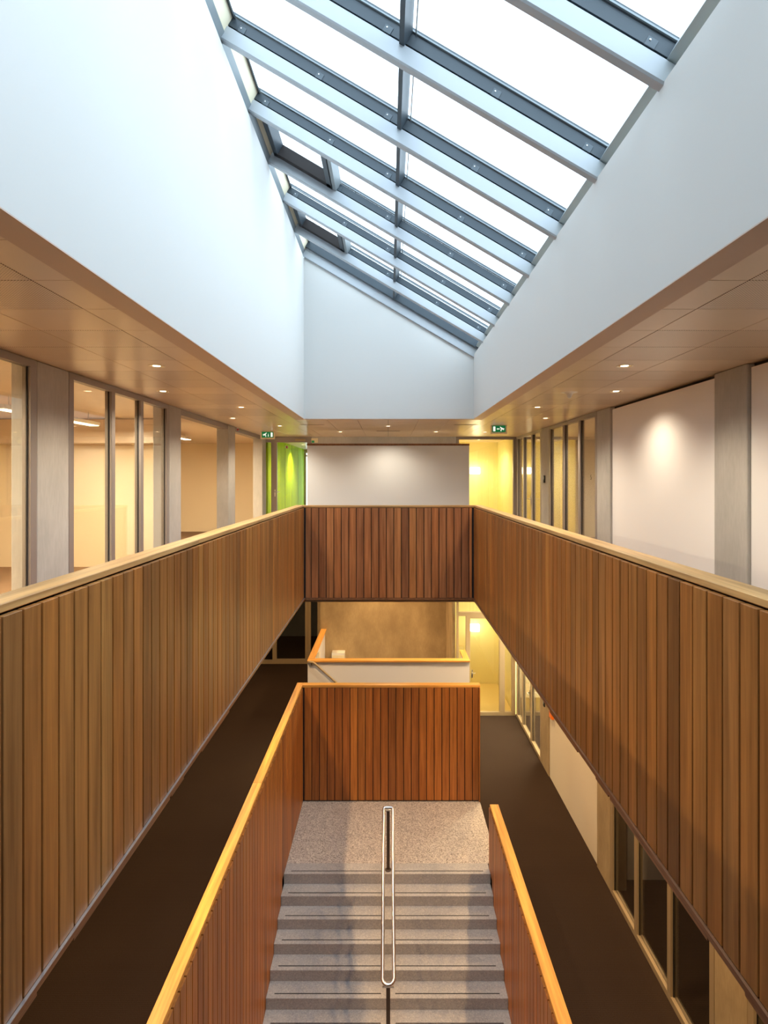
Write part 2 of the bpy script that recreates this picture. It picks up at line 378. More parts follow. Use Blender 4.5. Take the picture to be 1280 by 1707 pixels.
for a in ((-OX, WL-.02, OY0, 20.0), (WR+.02, OX, OY0, 20.0), (WL-.02, WR+.02, YB+.02, 20.0)):
    struct(box('ceiling_room', *a, UC-.0, UC+.011, 'panel'), 'plain ceiling of the side rooms')

# ------------------------------------------------------------------ balustrades
PW = 0.12
def plank_y(th, xface, out, y0, y1, z0, z1, pitch, mat, zfun=None):
    """planks side by side along Y; xface is the atrium face, out the outward direction (-1/+1)"""
    k = math.floor((y0-2.093)/pitch); y = 2.093+k*pitch
    while y < y1-1e-6:
        a, b = max(y, y0), min(y+pitch, y1)
        if b-a > .02:
            zb = zfun((a+b)/2) if zfun else z0
            box('plank', xface, xface+out*.028, a+.006, b-.006, zb, z1, mat, th, 0.0018)
        y += pitch
def plank_x(th, yface, out, x0, x1, z0, z1, pitch, start, mat):
    x = start
    while x > x0: x -= pitch
    while x < x1-1e-6:
        a, b = max(x, x0), min(x+pitch, x1)
        if b-a > .02: box('plank', a+.006, b-.006, yface, yface+out*.028, z0, z1, mat, th, 0.0018)
        x += pitch
RT = EZ-.447; RB = RT-.032
def side_balustrade(name, X, s, label):
    th = empty(name, (X+s*.06, YF/2, SB), label, 'balustrade', 'plank balustrades of the upper gallery')
    y0, y1 = 0.36, YF
    plank_y(th, X, s, y0, y1, 3.577, RB-.008, PW, 'plank')
    box('backing_board', X+s*.0285, X+s*.05, y0, y1+.02, SB, RB-.012, 'backing', th)
    box('inner_board', X+s*.056, X+s*.14, y0, y1+.02, UF, RB, 'trimwood', th)
    for a, b in ((y0, 4.32), (4.32, y1+.019)):
        box('handrail', X+s*.02, X+s*.145, a+.0008, b-.0008, RB, RT, 'rail_y', th, 0.003)
    lip = box('bottom_trim', X-s*.012, X+s*.03, y0, y1-.0, SB, 3.572, 'trimwood', th)
    box('metal_edge', X-s*.013, X+s*.0, y0, y1, 3.572, 3.5755, 'alu' if s < 0 else 'trimwood', lip)
    for a, b in ((4.3, 5.04), (3.70, 3.92), (2.55, 3.67), (1.3, 2.28)):
        box('reflection_strip', X-s*.010, X+s*.03, a, b, SB-.016, SB, 'trimwood', lip)  # added strips imitate a luminaire's reflection along the trim
    return th
side_balustrade('wood_balustrade', XL, -1, 'long brown plank balustrade along the glazed rooms side of the upper gallery')
side_balustrade('wood_balustrade', XR, 1, 'long brown plank balustrade facing the white wall panels of the upper gallery')
th = empty('wood_balustrade', ((XL+XR)/2, YF+.06, SB), 'short reddish plank balustrade at the end of the void, below the white screen wall', 'balustrade', 'plank balustrades of the upper gallery')
plank_x(th, YF, 1, XL+.022, XR-.022, 3.577, RB-.008, PW, XL+.115, 'plank_mid')
box('backing_board', XL-.052, XR+.052, YF+.0285, YF+.05, SB, RB-.012, 'backing', th)
box('inner_board', XL-.14, XR+.14, YF+.056, YF+.14, UF, RB, 'trimwood', th)
box('handrail', XL-.145, XR+.145, YF+.02, YF+.145, RB, RT, 'rail_x', th, 0.003)
lip = box('bottom_trim', XL+.012, XR-.012, YF-.012, YF+.03, SB, 3.572, 'trimwood', th)
th = empty('wood_balustrade', (0, 0.30, SB), 'plank balustrade under the viewpoint', 'balustrade', 'plank balustrades of the upper gallery')
box('inner_board', XL, XR, .29, .35, SB, .5+UF, 'trimwood', th)

# ------------------------------------------------------------------ stair
Y0, RISE, GO = 8.314, 0.1287, 0.2475
SL, SR, SBK = -1.444, 1.416, 10.166
st = empty('concrete_stair', (0, Y0, 0), 'speckled concrete stair with dark nosing strips going down from the lower landing', 'stair')
lp = box('landing', SL, 1.555, 8.545, SBK+.1, -.25, 0.004, 'terrazzo', st)
eb = box('landing_edge', SL, SR, Y0, 8.5445, -.25, 0.004, 'tread', st)
def strips(par, yfront, ztop):
    for a, b in ((SL+.09, -.085), (.085, SR-.09)):
        box('nosing_strip', a, b, yfront+.058, yfront+.070, ztop, ztop+.0015, 'groove', par)
strips(eb, Y0, .004)
for k in range(1, 21):
    zt = -k*RISE
    s_ = box('step', SL, SR, Y0-k*GO, Y0-(k-1)*GO-.0008, zt-.22, zt, 'tread', st, 0.004)
    strips(s_, Y0-k*GO, zt)
stair_z = lambda y: 0.006 if y > Y0-.13 else -math.ceil((Y0-y)/GO)*RISE-.2
ST = EZ-3.526
th = empty('wood_balustrade', (SL-.06, 6.8, 0), 'tall plank wall with honey oak rail along the stair, running beside the dark carpet', 'balustrade', 'plank walls round the stair')
plank_y(th, SL, -1, 3.3, SBK, 0.006, ST-.045, 0.1296, 'plank_red', stair_z)
box('backing_board', SL-.0285, SL-.10, 3.3, SBK+.13, -2.6, ST-.04, 'backing', th)
for a, b in ((3.3, 6.93), (6.93, SBK+.15)): box('handrail', SL-.014, SL-.118, a+.0008, b-.0008, ST-.04, ST, 'rail_oy', th, 0.003)
th = empty('wood_balustrade', (0, SBK+.07, 0), 'reddish plank wall with oak rail closing the back of the stair landing', 'balustrade', 'plank walls round the stair')
plank_x(th, SBK, 1, SL+.02, 1.535, 0.03, ST-.045, 0.1296, SL+.02, 'plank_red')
box('backing_board', SL, 1.535, SBK+.0285, SBK+.13, 0.005, ST-.04, 'backing', th)
box('end_board', 1.5355, 1.558, SBK-.004, SBK+.15, .005, ST-.04, 'plank_red', th, 0.002)
box('handrail', SL-.013, 1.562, SBK+.012, SBK+.15, ST-.04, ST, 'rail_ox', th, 0.003)
R2 = 0.90; YE = 8.44
th = empty('wood_balustrade', (1.48, 6, 0), 'low plank balustrade with honey oak rail beside the open side of the landing', 'balustrade', 'plank walls round the stair')
plank_y(th, SR, 1, 3.3, YE, 0.0, R2-.045, 0.1296, 'plank_red', stair_z)
box('backing_board', SR+.0285, 1.535, 3.3, YE-.022, -2.6, R2-.04, 'backing', th)
box('end_board', SR, 1.535, YE-.0215, YE, .006, R2-.04, 'plank_red', th, 0.002)
box('outer_board', 1.5355, 1.555, 3.3, YE, 0.0, R2-.04, 'trimwood', th)
box('handrail', SR+.014, 1.55, 3.3, YE+.005, R2-.04, R2, 'rail_oy', th, 0.003)
# double centre handrail
ch = empty('stair_handrail', (0, 8.40, 0), 'looped double steel handrail standing in the middle of the stair', 'handrail')
ya, za, yb, zb = 8.36, EZ-4.60, 6.56, EZ-5.55
pts = []; hw = .0625
def ppt(t, x): return (x, ya+(yb-ya)*t, za+(zb-za)*t)
ln = math.hypot(yb-ya, zb-za); rt_, rb_ = .03/ln, .06/ln
for x, t in ((hw, rt_), (hw, 1-rb_)): pts.append(ppt(t, x))
for i in range(1, 9):
    a = math.pi*i/9; pts.append(ppt(1-rb_+math.sin(a)*rb_, hw*math.cos(a)))
for x, t in ((-hw, 1-rb_), (-hw, rt_)): pts.append(ppt(t, x))
for i in range(1, 7):
    a = math.pi*i/7
    pts.append(ppt(rt_-math.sin(a)**.5*rt_, -hw*math.copysign(abs(math.cos(a))**.5, math.cos(a))))
tube('rail_loop', pts, .0205, 'steel', ch, True)
for y, ztop, zbot in ((8.40, za-.07, 0.006), (6.60, zb-.06, -math.ceil((Y0-6.60)/GO)*RISE)):
    p = box('post', -.022, .022, y-.012, y+.012, zbot, ztop, 'darkpost', ch, 0.002)
    lathe('foot_plate', [(0, .012), (.04, .012), (.045, .008), (.045, 0)], 'darkpost', p, (0, y, zbot))
    box('bracket', -hw, hw, y-.008, y+.008, ztop, ztop+.014, 'steel', p)

# ------------------------------------------------------------------ skylight
sk = empty('skylight', ((XL+XR)/2, 0, (ZL+ZR)/2), 'sloping glass skylight with pale grey beams over the white shaft', 'skylight')
sk.rotation_euler = (0, TH, 0)
U = SLEN/2
vb = [2.965+.945*k for k in range(-5, 8)]
uc = 0.012; BW = .072
for i, v in enumerate(vb):
    if v < -1.6 or v > YF-.02: continue
    w_ = BW
    b_ = box('beam', -U-.12, U+.12, v, v+w_, 0.0, .118, 'beam', sk, 0.010, True)
    r_ = box('rafter', -U-.12, U+.12, v+.008, v+w_-.008, .128, .205, 'rafter', sk, 0.0, True)
    box('rafter_core', -U-.12, U+.12, v+.022, v+w_-.022, .118, .128, 'backing', sk, 0.0, True)
    box('glazing_cap', -U-.12, U+.12, v+.01, v+w_-.01, .226, .245, 'rafter', sk, 0.0, True)
    box('gasket_rod', -U, U, v-.006, v+.004, .212, .222, 'rafter2', sk, 0.0, True)
    for u in (-U+.10, -U+.83, -.10, .72, U-.16):
        br = bpy.data.objects.new('bracket', box_mesh(.06, .006, .05, M['bracket'], .002)); COL.objects.link(br); br.parent = r_
        br.location = (u, -(w_-.016)/2-.003, -.020)
        sc_ = bpy.data.objects.new('screw', box_mesh(.010, .004, .010, M['alu'], .002)); COL.objects.link(sc_); sc_.parent = r_
        sc_.location = (u-.012, -(w_-.016)/2-.008, -.012)
for u0, u1, n0, n1, mt, nm in ((-U-.14, -U-.012, -.08, .06, 'rafter2', 'side_frame'), (-U-.14, -U-.020, .06, .215, 'cream', 'side_frame'), (-U-.02, -U+.004, .195, .206, 'rafter', 'edge_line'),
                               (U-.052, U+.14, .12, .215, 'curb', 'side_frame'), (U+.012, U+.14, -.02, .12, 'cream', 'side_frame'), (uc, uc+.036, .10, .215, 'rafter', 'ridge_bar'), (uc+.060, uc+.067, .206, .214, 'rafter2', 'gasket_rod')):
    box(nm, u0, u1, -1.55, YF-.003, n0, n1, mt, sk, 0.0, True)
box('end_frame', -U-.12, U+.12, YF-.045, YF-.003, -.03, .10, 'beam', sk, 0.004, True)
box('rafter', -U-.12, U+.12, YF-.11, YF-.003, .105, .22, 'rafter', sk, 0.0, True)
SASH = (5.8, 7.69)
us = (-.68-.01)/math.cos(TH)
edges = [v for v in vb if -1.6 <= v < YF-.02]+[YF-.02]
for v0, v1 in zip([-1.75]+edges, edges):
    a, b = v0+BW-.01 if v0 > -1.6 else -1.55, v1+.01
    for u0, u1 in ((-U, uc+.02), (uc+.02, U)):
        box('pane', u0, u1, a, b, .2155, .2245, 'roofglass', sk, 0.0, True)
for v in SASH:
    a, b = v+BW+.005, v+.94
    f = empty('vent_sash', (0, 0, 0)); f.parent = sk; f.location = (0, 0, 0); WP[f.name] = Vector((0, 0, 0))
    for nm, u0, u1, c0, c1 in (('sash_rail', -U+.02, us, a, a+.05), ('sash_rail', -U+.02, us, b-.09, b-.012),
                               ('sash_stile', -U+.02, -U+.085, a, b), ('sash_stile', us-.065, us, a, b)):
        box(nm, u0, u1, c0, c1, (.09), .214, 'backing' if nm == 'sash_rail' else 'rafter', f, 0.003, True)
    box('sash_mullion', us+.005, us+.05, a, b, .10, .214, 'rafter2', f, 0.0, True)

# ------------------------------------------------------------------ glazed partitions and columns on the side walls
WN = [0]
def glazed_side(X, s, y0, y1, z0, z1, mull, label, fm='frame', fw=.08, doors=()):
    """partition in the plane x = X, s points into the room behind it"""
    WN[0] += 1
    t = struct(empty('window_%d' % WN[0], (X, (y0+y1)/2, z0)), label)
    d = .07
    box('head_rail', X, X+s*d, y0, y1, z1-.06, z1, fm, t, .002); box('sill_rail', X, X+s*d, y0, y1, z0, z0+.07, fm, t, .002)
    ys = [y0]+list(mull)+[y1]
    bars = [(y0, y0+fw)]+[(m-fw*.5, m+fw*.5) for m in mull]+[(y1-fw, y1)]
    for i, (a, b) in enumerate(bars):
        p = box('mullion', X, X+s*d, a, b, z0+.07, z1-.06, fm, t, .002)
        if i > 0: box('gasket', X+s*.025, X+s*.034, a-.008, a-.0005, z0+.07, z1-.06, 'black', p)
    for i in range(len(bars)-1):
        box('pane', X+s*.036, X+s*.044, bars[i][1], bars[i+1][0], z0+.07, z1-.06, 'glass', t)
    return t
def column(x0, x1, y0, y1, z0, z1, label, mat='concrete', group=None):
    return tag(box('concrete_column', x0, x1, y0, y1, z0, z1, mat, None, 0.006), label, 'column', group)
CR = [(11.03, 11.57, 'by the far glass doors'), (7.98, 8.48, 'between the glass partition and the white wall panel'), (4.93, 5.43, 'between two white wall panels'), (1.85, 2.35, 'nearest the viewpoint')]
for y0, y1, tx in CR:
    column(WR, WR+.22, y0, y1, UF, UC-.003, 'upper floor grey concrete column '+tx)
lowtx = ['beside the lit glass doors', 'between white wall and dark windows', 'beyond the row of three dark panes', 'nearest the viewpoint']
for (y0, y1, _), tx in zip(CR, lowtx):
    column(WR, WR+.22, y0, y1, 0, LC, 'lower floor tan concrete column '+tx, 'concrete_brown')
CLt = [(1.68, 2.16, 'nearest the viewpoint, mostly out of view'), (4.82, 5.30, 'between the two glazed room fronts'), (7.73, 8.17, 'at the end of the three pane window'), (10.60, 11.06, 'standing free in front of the cream recess'), (13.45, 13.85, 'beside the green glass door')]
for y0, y1, tx in CLt:
    column(WL-.21, WL, y0, y1, UF, UC-.003, 'upper floor concrete column '+tx, 'concrete')
# left upper windows
glazed_side(WL, -1, 5.305, 7.725, UF, UC-.003, (6.16, 6.88), 'three pane glazed front of the warm lit room')
glazed_side(WL, -1, 2.165, 4.815, UF, UC-.003, (3.0, 3.9), 'glazed room front nearest the viewpoint')
# recess beam
struct(box('trim_recess', WL-.16, WL-.02, 8.175, 10.595, UC-.085, UC-.003, 'frame'), 'dark head beam over the open recess')
struct(box('trim_recess', WL-.16, WL-.02, 11.065, 13.445, UC-.085, UC-.003, 'frame'), 'dark head beam over the far open recess')
struct(box('wall_room_end', -OX, -3.62, 10.0, 10.15, UF, UC, 'beige'), 'cream end wall of the glazed room')
struct(prism('wall_room_return', [(-3.62, 10.0), (-3.62, 10.15), (-3.52, 10.15), (-2.93, 8.22), (-3.02, 8.18)], 'z', UF, UC-.01, 'beige'), 'cream return wall behind the column')
struct(box('trim_reflection_box', -OX, -3.64, 9.55, 9.99, 6.05, UC-.01, 'panel'), 'brown box added for the ceiling reflection at the room end')  # added box stands in for the gallery ceiling mirrored in the glass
struct(box('wall_room_near', -OX, WL-.22, 1.5, 1.65, UF, UC, 'beige'), 'cream near wall of the glazed room')
struct(box('wall_room_near', -OX, -3.05, 4.98, 5.10, UF, UC, 'beige'), 'cream partition between the glazed rooms') if False else None
struct(box('wall_left_upper', WL-.2, WL, OY0, 1.675, UF, UC-.003, 'white'), 'white gallery wall beside the viewpoint')
struct(box('wall_recess_back', -OX, WL-.16, 16.5, 16.65, UF, UC, 'beige'), 'cream back wall of the open recess')
struct(box('wall_recess_side', WL-.16, WL-.09, 14.05, 16.5, UF, UC, 'beige'), 'cream side wall of the recess')
# right upper
struct(box('wall_right_upper', WR+.03, WR+.12, 5.435, 7.975, UF, UC-.035, 'white'), 'white wall panel with a lamp scallop on the upper gallery')
struct(box('wall_right_upper', WR+.03, WR+.12, 2.355, 4.925, UF, UC-.035, 'white'), 'white wall panel nearest the viewpoint on the upper gallery')
struct(box('wall_right_upper', WR+.03, WR+.12, OY0, 1.845, UF, UC-.003, 'white'), 'white gallery wall beside the viewpoint, office side')
struct(box('trim_shadow_gap', WR+.06, WR+.11, 2.355, 7.975, UC-.036, UC-.003, 'backing'), 'dark shadow gap above the white panels')
g = glazed_side(WR, 1, 8.485, 11.025, UF, UC-.003, (9.28, 10.12), 'three pane glazed office front on the upper floor')
glazed_side(WR, 1, 11.575, 13.80, UF, UC-.003, (12.35, 13.12), 'glazed doors by the yellow room on the upper floor')
# right lower
struct(box('wall_right_lower', WR+.02, WR+.12, 8.485, 11.025, 0, LC, 'warmwhite'), 'cream lit wall panel of the lower corridor')
struct(box('wall_right_lower', WR+.02, WR+.12, OY0, 1.845, 0, LC, 'white'), 'lower corridor wall near the viewpoint')
glazed_side(WR, 1, 5.435, 7.975, 0, LC, (6.31, 7.16), 'row of three dark panes on the lower corridor', 'framebrown')
glazed_side(WR, 1, 2.355, 4.925, 0, LC, (3.2, 4.05), 'dark glazed office front nearest the viewpoint below', 'framebrown')
glazed_side(WR, 1, 11.575, 13.80, 0, LC, (12.41, 13.22), 'lit glazed doors of the lower corridor', 'framebrown')
struct(box('wall_left_lower', -5.35, -5.2, OY0, 17.7, 0, LC, 'white'), 'white lower corridor wall under the gallery')
# rooms behind
struct(box('wall_office_back', WR+.12, 7.0, 15.0, 15.15, 0, UC, 'beige'), 'cream back wall of the offices')
struct(box('wall_office_side', 5.6, 5.7, 8.2, 15.0, UF, UC, 'beige'), 'cream side wall of the upper office')
struct(box('wall_office_near', WR+.12, 7.0, 8.2, 8.3, 0, 3.5, 'white'), 'white partition between lower offices')
struct(box('wall_office_near', WR+.12, 7.0, 8.3, 8.4, UF, UC, 'beige'), 'cream partition of the upper office')
struct(box('wall_office_mid', WR+.22, 7.0, 11.2, 11.35, 0, 3.5, 'white'), 'white partition beside lit lower office')
struct(box('wall_office_mid', 4.6, 4.7, 11.35, 15.0, 0, 3.5, 'white'), 'white side wall of the lit lower office')

# ------------------------------------------------------------------ far end, upper
struct(box('wall_far_upper', -1.76, 1.57, YB, YB+.2, UF, UC, 'concrete'), 'dark concrete band behind the white screen wall')
sw = tag(empty('screen_wall', (0, 11.6, UF)), 'free standing white screen wall with a lamp glow at the end of the gallery', 'screen wall')
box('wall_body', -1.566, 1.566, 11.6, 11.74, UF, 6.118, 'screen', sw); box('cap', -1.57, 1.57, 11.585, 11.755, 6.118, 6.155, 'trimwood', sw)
def glazed_far(name, Y, bars, x0, x1, z0, z1, label, fm, head, sill):
    t = struct(empty(name, ((x0+x1)/2, Y, z0)), label)
    box('head_rail', x0, x1, Y, Y+.08, z1-head, z1, fm, t, .002)
    box('sill_rail', x0, x1, Y, Y+.08, z0, z0+sill, fm, t, .002)
    for a, b in bars: box('mullion', a, b, Y-.004, Y+.084, z0+sill, z1-head, fm, t, .002)
    bs = sorted(bars)
    for (a, b), (c, d) in zip(bs[:-1], bs[1:]): box('pane', b, c, Y+.035, Y+.043, z0+sill, z1-head, 'glass', t)
    return t
px = lambda x, Y: (x-647)*Y/1000
WN[0] += 1
g1 = glazed_far('window_%d' % WN[0], YB, [(px(861.5, YB)-.085, px(861.5, YB)), (1.575, 1.635)], 1.575, px(861.5, YB), UF, UC-.003, 'large pane in front of the yellow stair room, upper floor', 'frame', .06, .07)
d1 = glazed_far('door_1', YB, [(px(435, YB), px(441.5, YB)), (px(452, YB), px(461.5, YB)), (-1.87, -1.765)], px(435, YB), -1.765, UF, UC-.003, 'glass door and side light to the green corridor', 'frame', .125, .09)
hb = box('door_handle', px(458.5, YB)-.014, px(458.5, YB)+.014, YB-.018, YB-.004, 5.06, 5.22, 'steel', d1, .003)
tube('lever', [(px(458.5, YB), YB-.018, 5.17), (px(458.5, YB), YB-.06, 5.17), (px(467, YB), YB-.06, 5.17)], .009, 'steel', hb)
box('door_closer', px(492, YB), px(509, YB), YB-.045, YB-.004, 6.345, 6.385, 'framebrown', d1, .004)
# green corridor
struct(box('wall_green', -2.90, -2.80+.0, YB+.1, 20.0, UF, UC, 'green'), 'bright green stained timber wall behind the glass door')
for y in (15.0, 16.3, 17.4, 18.6):
    box('board_joint', -2.80, -2.797, y, y+.012, UF, UC, 'backing', bpy.data.objects['wall_green'])
struct(box('wall_green_opposite', -1.70, -1.60, YB+.2, 20.0, UF, UC, 'white'), 'white wall of the green corridor')
WN[0] += 1
g2 = glazed_far('window_%d' % WN[0], 20.0, [(-2.80, -2.74), (-1.76, -1.70)], -2.80, -1.70, UF, UC-.003, 'bright end window of the green corridor', 'framebrown', .12, .08)
box('transom', -2.80, -1.70, 19.996, 20.08, 6.20, 6.25, 'framebrown', g2)
struct(box('wall_end_lintel', -2.92, -1.5, 20.1, 20.3, UC-.05, UC+.25, 'beige'), 'lintel over the end window')
# yellow stair room, both floors
for z0, z1, nm in ((UF, UC, 'upper'), (0, LC, 'lower')):
    struct(box('wall_yellow_back_'+nm, 1.55, 3.05, 16.0, 16.12, z0, z1, 'yellow'), nm+' floor yellow back wall of the glazed stair room')
    struct(box('wall_yellow_side_'+nm, 2.92, 3.05, YB+.09, 16.0, z0, z1, 'yellow'), nm+' floor yellow side wall of the glazed stair room')
    struct(box('wall_yellow_inner_'+nm, 1.50, 1.572, YB+.21, 16.0, z0, z1, 'yellow' if nm == 'upper' else 'concrete_brown'), nm+' floor inner wall of the glazed stair room')
    struct(box('floor_yellow_'+nm, 1.58, 2.915, YB+.09, 15.995, z0, z0+.006, 'yfloor'), nm+' floor pale floor of the stair room')
def wall_lamp(x0, x1, z0, z1, label):
    t = tag(empty('wall_lamp', ((x0+x1)/2, 15.995, z0)), label, 'lamp', 'square glowing wall lamps')
    box('back_plate', x0+.03, x1-.03, 15.975, 15.998, z0+.02, z1-.02, 'white_gloss', t)
    box('shade', x0, x1, 15.87, 15.975, z0, z1, 'bulbw', t, .012)
    ld = bpy.data.lights.new('wall_lamp_light', 'POINT'); ld.energy = 11; ld.color = (1, .86, .52); ld.shadow_soft_size = .06
    lo = bpy.data.objects.new('wall_lamp_light', ld); link(lo, t, ((x0+x1)/2, 15.45, (z0+z1)/2))
wall_lamp(2.17, 2.43, EZ+.09, EZ+.27, 'glowing box wall lamp in the upper yellow room')
wall_lamp(2.18, 2.42, EZ-4.08, EZ-3.89, 'glowing box wall lamp in the lower yellow room')

# ------------------------------------------------------------------ far end, lower
F = 'framebrown'
d2 = struct(empty('door_2', (2.3, YB, 0)), 'glazed door screen to the lower yellow room')
P = lambda x: px(x, YB)
ztr = EZ-.231*YB
for a, b, z0, z1 in ((P(761), P(764.5), 0, LC), (P(776.5), P(783.5), 0, ztr), (P(832.5), P(841.5), 0, ztr), (P(853), P(859), 0, LC)):
    box('frame_post', a, b, YB, YB+.08, z0+.0, z1, F, d2, .002)
box('transom', P(764.5), P(853), YB, YB+.08, ztr, ztr+.09, F, d2, .002)
box('sill_rail', P(764.5), P(853), YB+.002, YB+.078, 0, .085, F, d2, .002)
for a, b, z0, z1 in ((P(764.5), P(776.5), .085, ztr), (P(783.5), P(832.5), .085, ztr-.06), (P(841.5), P(853), .085, ztr), (P(764.5), P(853), ztr+.09, LC)):
    box('pane', a, b, YB+.035, YB+.043, z0, z1, 'glass', d2)
box('door_rail', P(783.5), P(832.5), YB, YB+.08, ztr-.06, ztr, F, d2, .002)
hp = box('door_handle', P(785.5), P(788), YB-.016, YB-.001, .88, 1.06, 'steel', d2, .002)
tube('lever', [(P(786.7), YB-.016, 1.0), (P(786.7), YB-.055, 1.0), (P(791.5), YB-.055, 1.0)], .009, 'steel', hp)
# concrete core behind the parapet
struct(box('wall_core_back', -1.765, 1.50, 15.6, 15.75, 0, LC, 'concrete_brown'), 'tan concrete wall behind the white stair parapet')
YG = 17.7
Q = lambda x: px(x, YG)
d3 = struct(empty('door_3', (-2.6, YG, 0)), 'glazed door at the end of the lower corridor')
for a, b in ((-5.2, -5.1), (Q(454), Q(461)), (Q(508.5), Q(513)), (Q(513.3), Q(518)), (Q(529), Q(534.3))):
    box('frame_post', a, b, YG, YG+.08, 0, LC, F, d3, .002)
for a, b, zr in ((-5.1, Q(454), .11), (Q(461), Q(508.5), .135), (Q(518), Q(529), .11)):
    box('sill_rail', a, b, YG, YG+.08, 0, zr, F, d3, .002)
    box('pane', a, b, YG+.035, YG+.043, zr, LC, 'glass', d3)
struct(box('wall_core_side', -1.765, -1.70, 15.75, 17.78, 0, LC, 'concrete_brown'), 'concrete side of the core')
struct(box('wall_lower_far_left', -OX, -5.2, 17.7, 17.8, 0, LC, 'white'), 'white wall beside the end door')
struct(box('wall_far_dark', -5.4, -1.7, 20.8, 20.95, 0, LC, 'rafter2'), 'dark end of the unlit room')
# white parapet
pz = EZ-3.93
pp = tag(empty('stair_parapet', (0, 12.95, 0)), 'white stair parapet with a bright honey oak rail in front of the tan concrete wall', 'parapet')
box('front_panel', -1.735, 1.752, 12.93, 13.03, 0, pz-.035, 'lilacwhite', pp)
box('side_panel', -1.735, -1.64, 13.03, 15.58, 0, pz-.035, 'lilacwhite', pp); box('side_panel', 1.66, 1.752, 13.03, 13.70, 0, pz-.035, 'lilacwhite', pp)
box('handrail', -1.742, 1.756, 12.87, 13.05, pz-.035, pz, 'rail_ox', pp, .003)
box('handrail', -1.742, -1.60, 13.051, 15.585, pz-.035, pz, 'rail_oy', pp, .003)
box('handrail', 1.625, 1.756, 13.051, 13.70, pz-.035, pz, 'rail_oy', pp, .003)
hr = tag(empty('stair_handrail', (-1.4, 12.84, 1.3)), 'slim sloping handrail fixed to the white parapet face', 'handrail')
zz = lambda x, y: EZ-(y-796)*12.84/1000
pxx = lambda x: (x-647)*12.84/1000
tube('rail', [(pxx(513), 12.84, zz(0, 1103)), (pxx(522), 12.84, zz(0, 1104)), (pxx(526), 12.84, zz(0, 1107)), (pxx(563), 12.84, zz(0, 1140)), (pxx(585), 12.84, zz(0, 1160))], .022, 'framebrown', hr)
tube('bracket', [(pxx(519), 12.925, zz(0, 1109)), (pxx(519), 12.85, zz(0, 1109)), (pxx(519), 12.84, zz(0, 1105))], .011, 'darkpost', hr)
bx_ = tag(empty('junction_box', (-1.31, 15.5, .8)), 'small cream box in front of the tan concrete wall', 'box')
box('body', px(553, 15.4), px(574.5, 15.4), 15.35, 15.595, .60, EZ-.2915*15.4, 'white_gloss', bx_, .006); box('face_plate', px(553.5, 15.35), px(574, 15.35), 15.342, 15.35, .60, EZ-.2965*15.35, 'cream', bx_)
cb = tag(box('junction_box', -1.634, -1.56, 13.66, 13.74, .8, EZ-.2915*13.68, 'cream', None, .006), 'narrow cream box beside the parapet side rail', 'box')
struct(box('floor_mezzanine', -1.64, 1.66, 13.04, 15.59, 0.0, .03, 'tread'), 'floor inside the parapet')
# steel handrail return peeping over the stair wall corner
tube_ = tag(tube('handrail_return', [(SL-.16, SBK-.3, ST+.0), (SL-.16, SBK+.12, ST+.0), (SL-.13, SBK+.20, ST+.0), (SL-.05, SBK+.24, ST+.0), (SL+.06, SBK+.22, ST-.005)], .022, 'white_gloss'), 'pale rounded handrail end behind the corner of the stair wall', 'handrail') if False else None

# ------------------------------------------------------------------ lamps
def downlight(x, y, z, label, energy, r=.07, spot=2.45, col=WARM, group='round recessed downlights'):
    t = tag(empty('downlight', (x, y, z)), label, 'downlight', group)
    lathe('trim_ring', [(r*.80, 0.0), (r*.82, -.005), (r*.97, -.006), (r, 0.0)], 'ring', t, (x, y, z))
    lathe('reflector', [(r*.46, -.0012), (r*.80, -.0022)], 'gold', t, (x, y, z))
    lathe('lamp', [(0.0005, -.0035), (r*.46, -.0030), (r*.46, -.001)], 'bulb', t, (x, y, z))
    ld = bpy.data.lights.new('downlight_beam', 'SPOT'); ld.energy = energy; ld.color = col; ld.spot_size = spot; ld.spot_blend = 1.0; ld.shadow_soft_size = .035
    lo = bpy.data.objects.new('downlight_beam', ld); link(lo, t, (x, y, z-.03))
    return t
E1 = 100; E2 = 205
up = [(-1.95, 5.05, 'over the three pane window'), (-2.45, 6.53, 'close to the three pane window, outer row'), (-1.96, 8.0, 'before the open recess'), (-2.46, 9.5, 'above the open recess, outer row'), (-1.97, 10.9, 'before the green door'),
      (-.98, 12.3, 'behind the white screen wall, green door side'), (.98, 12.3, 'behind the white screen wall, yellow room side'), (0, 10.95, 'washing the white screen wall'),
      (1.99, 5.05, 'over the white panel, inner row'), (2.48, 6.53, 'making the scallop on the white panel'), (1.99, 8.0, 'beyond the smoke detector'), (2.49, 9.5, 'above the office window, outer row'), (2.0, 12.4, 'by the yellow room'),
      (-2.45, 3.58, 'near the first glazed room front'), (2.48, 3.58, 'near the first white panel')]
for x, y, tx in up: downlight(x, y, UC, 'round ceiling downlight '+tx, E1*(.5 if y < 4 else .62 if (x, y) in ((0, 10.95), (2.48, 6.53)) else 1.08))
for x, y, tx in [(-2.1, 2.0, 'nearest, over the carpet beside the stair wall'), (-2.1, 5.0, 'second, over the carpet beside the stair wall'), (-2.1, 8.0, 'third, over the carpet beside the stair wall'), (-2.1, 11.4, 'before the white parapet, glass door side'),
                 (2.25, 3.0, 'by the nearest dark office front'), (2.25, 6.0, 'by the three dark panes'), (2.25, 9.2, 'by the lit wall panel'), (2.2, 11.9, 'before the yellow room'), (0, 11.7, 'between stair wall and parapet'), (-2.6, 15.4, 'by the end door'), (0, 14.4, 'inside the parapet')]:
    downlight(x, y, LC, 'unseen lower corridor downlight added under the gallery slab, '+tx, E2*(.5 if (x == 0 and y < 12) else 1), .07, 2.75, WARM if (x == 0 and y < 12) else WARM2, 'unseen downlights added under the gallery')  # unseen lamps, added to light the lower floor
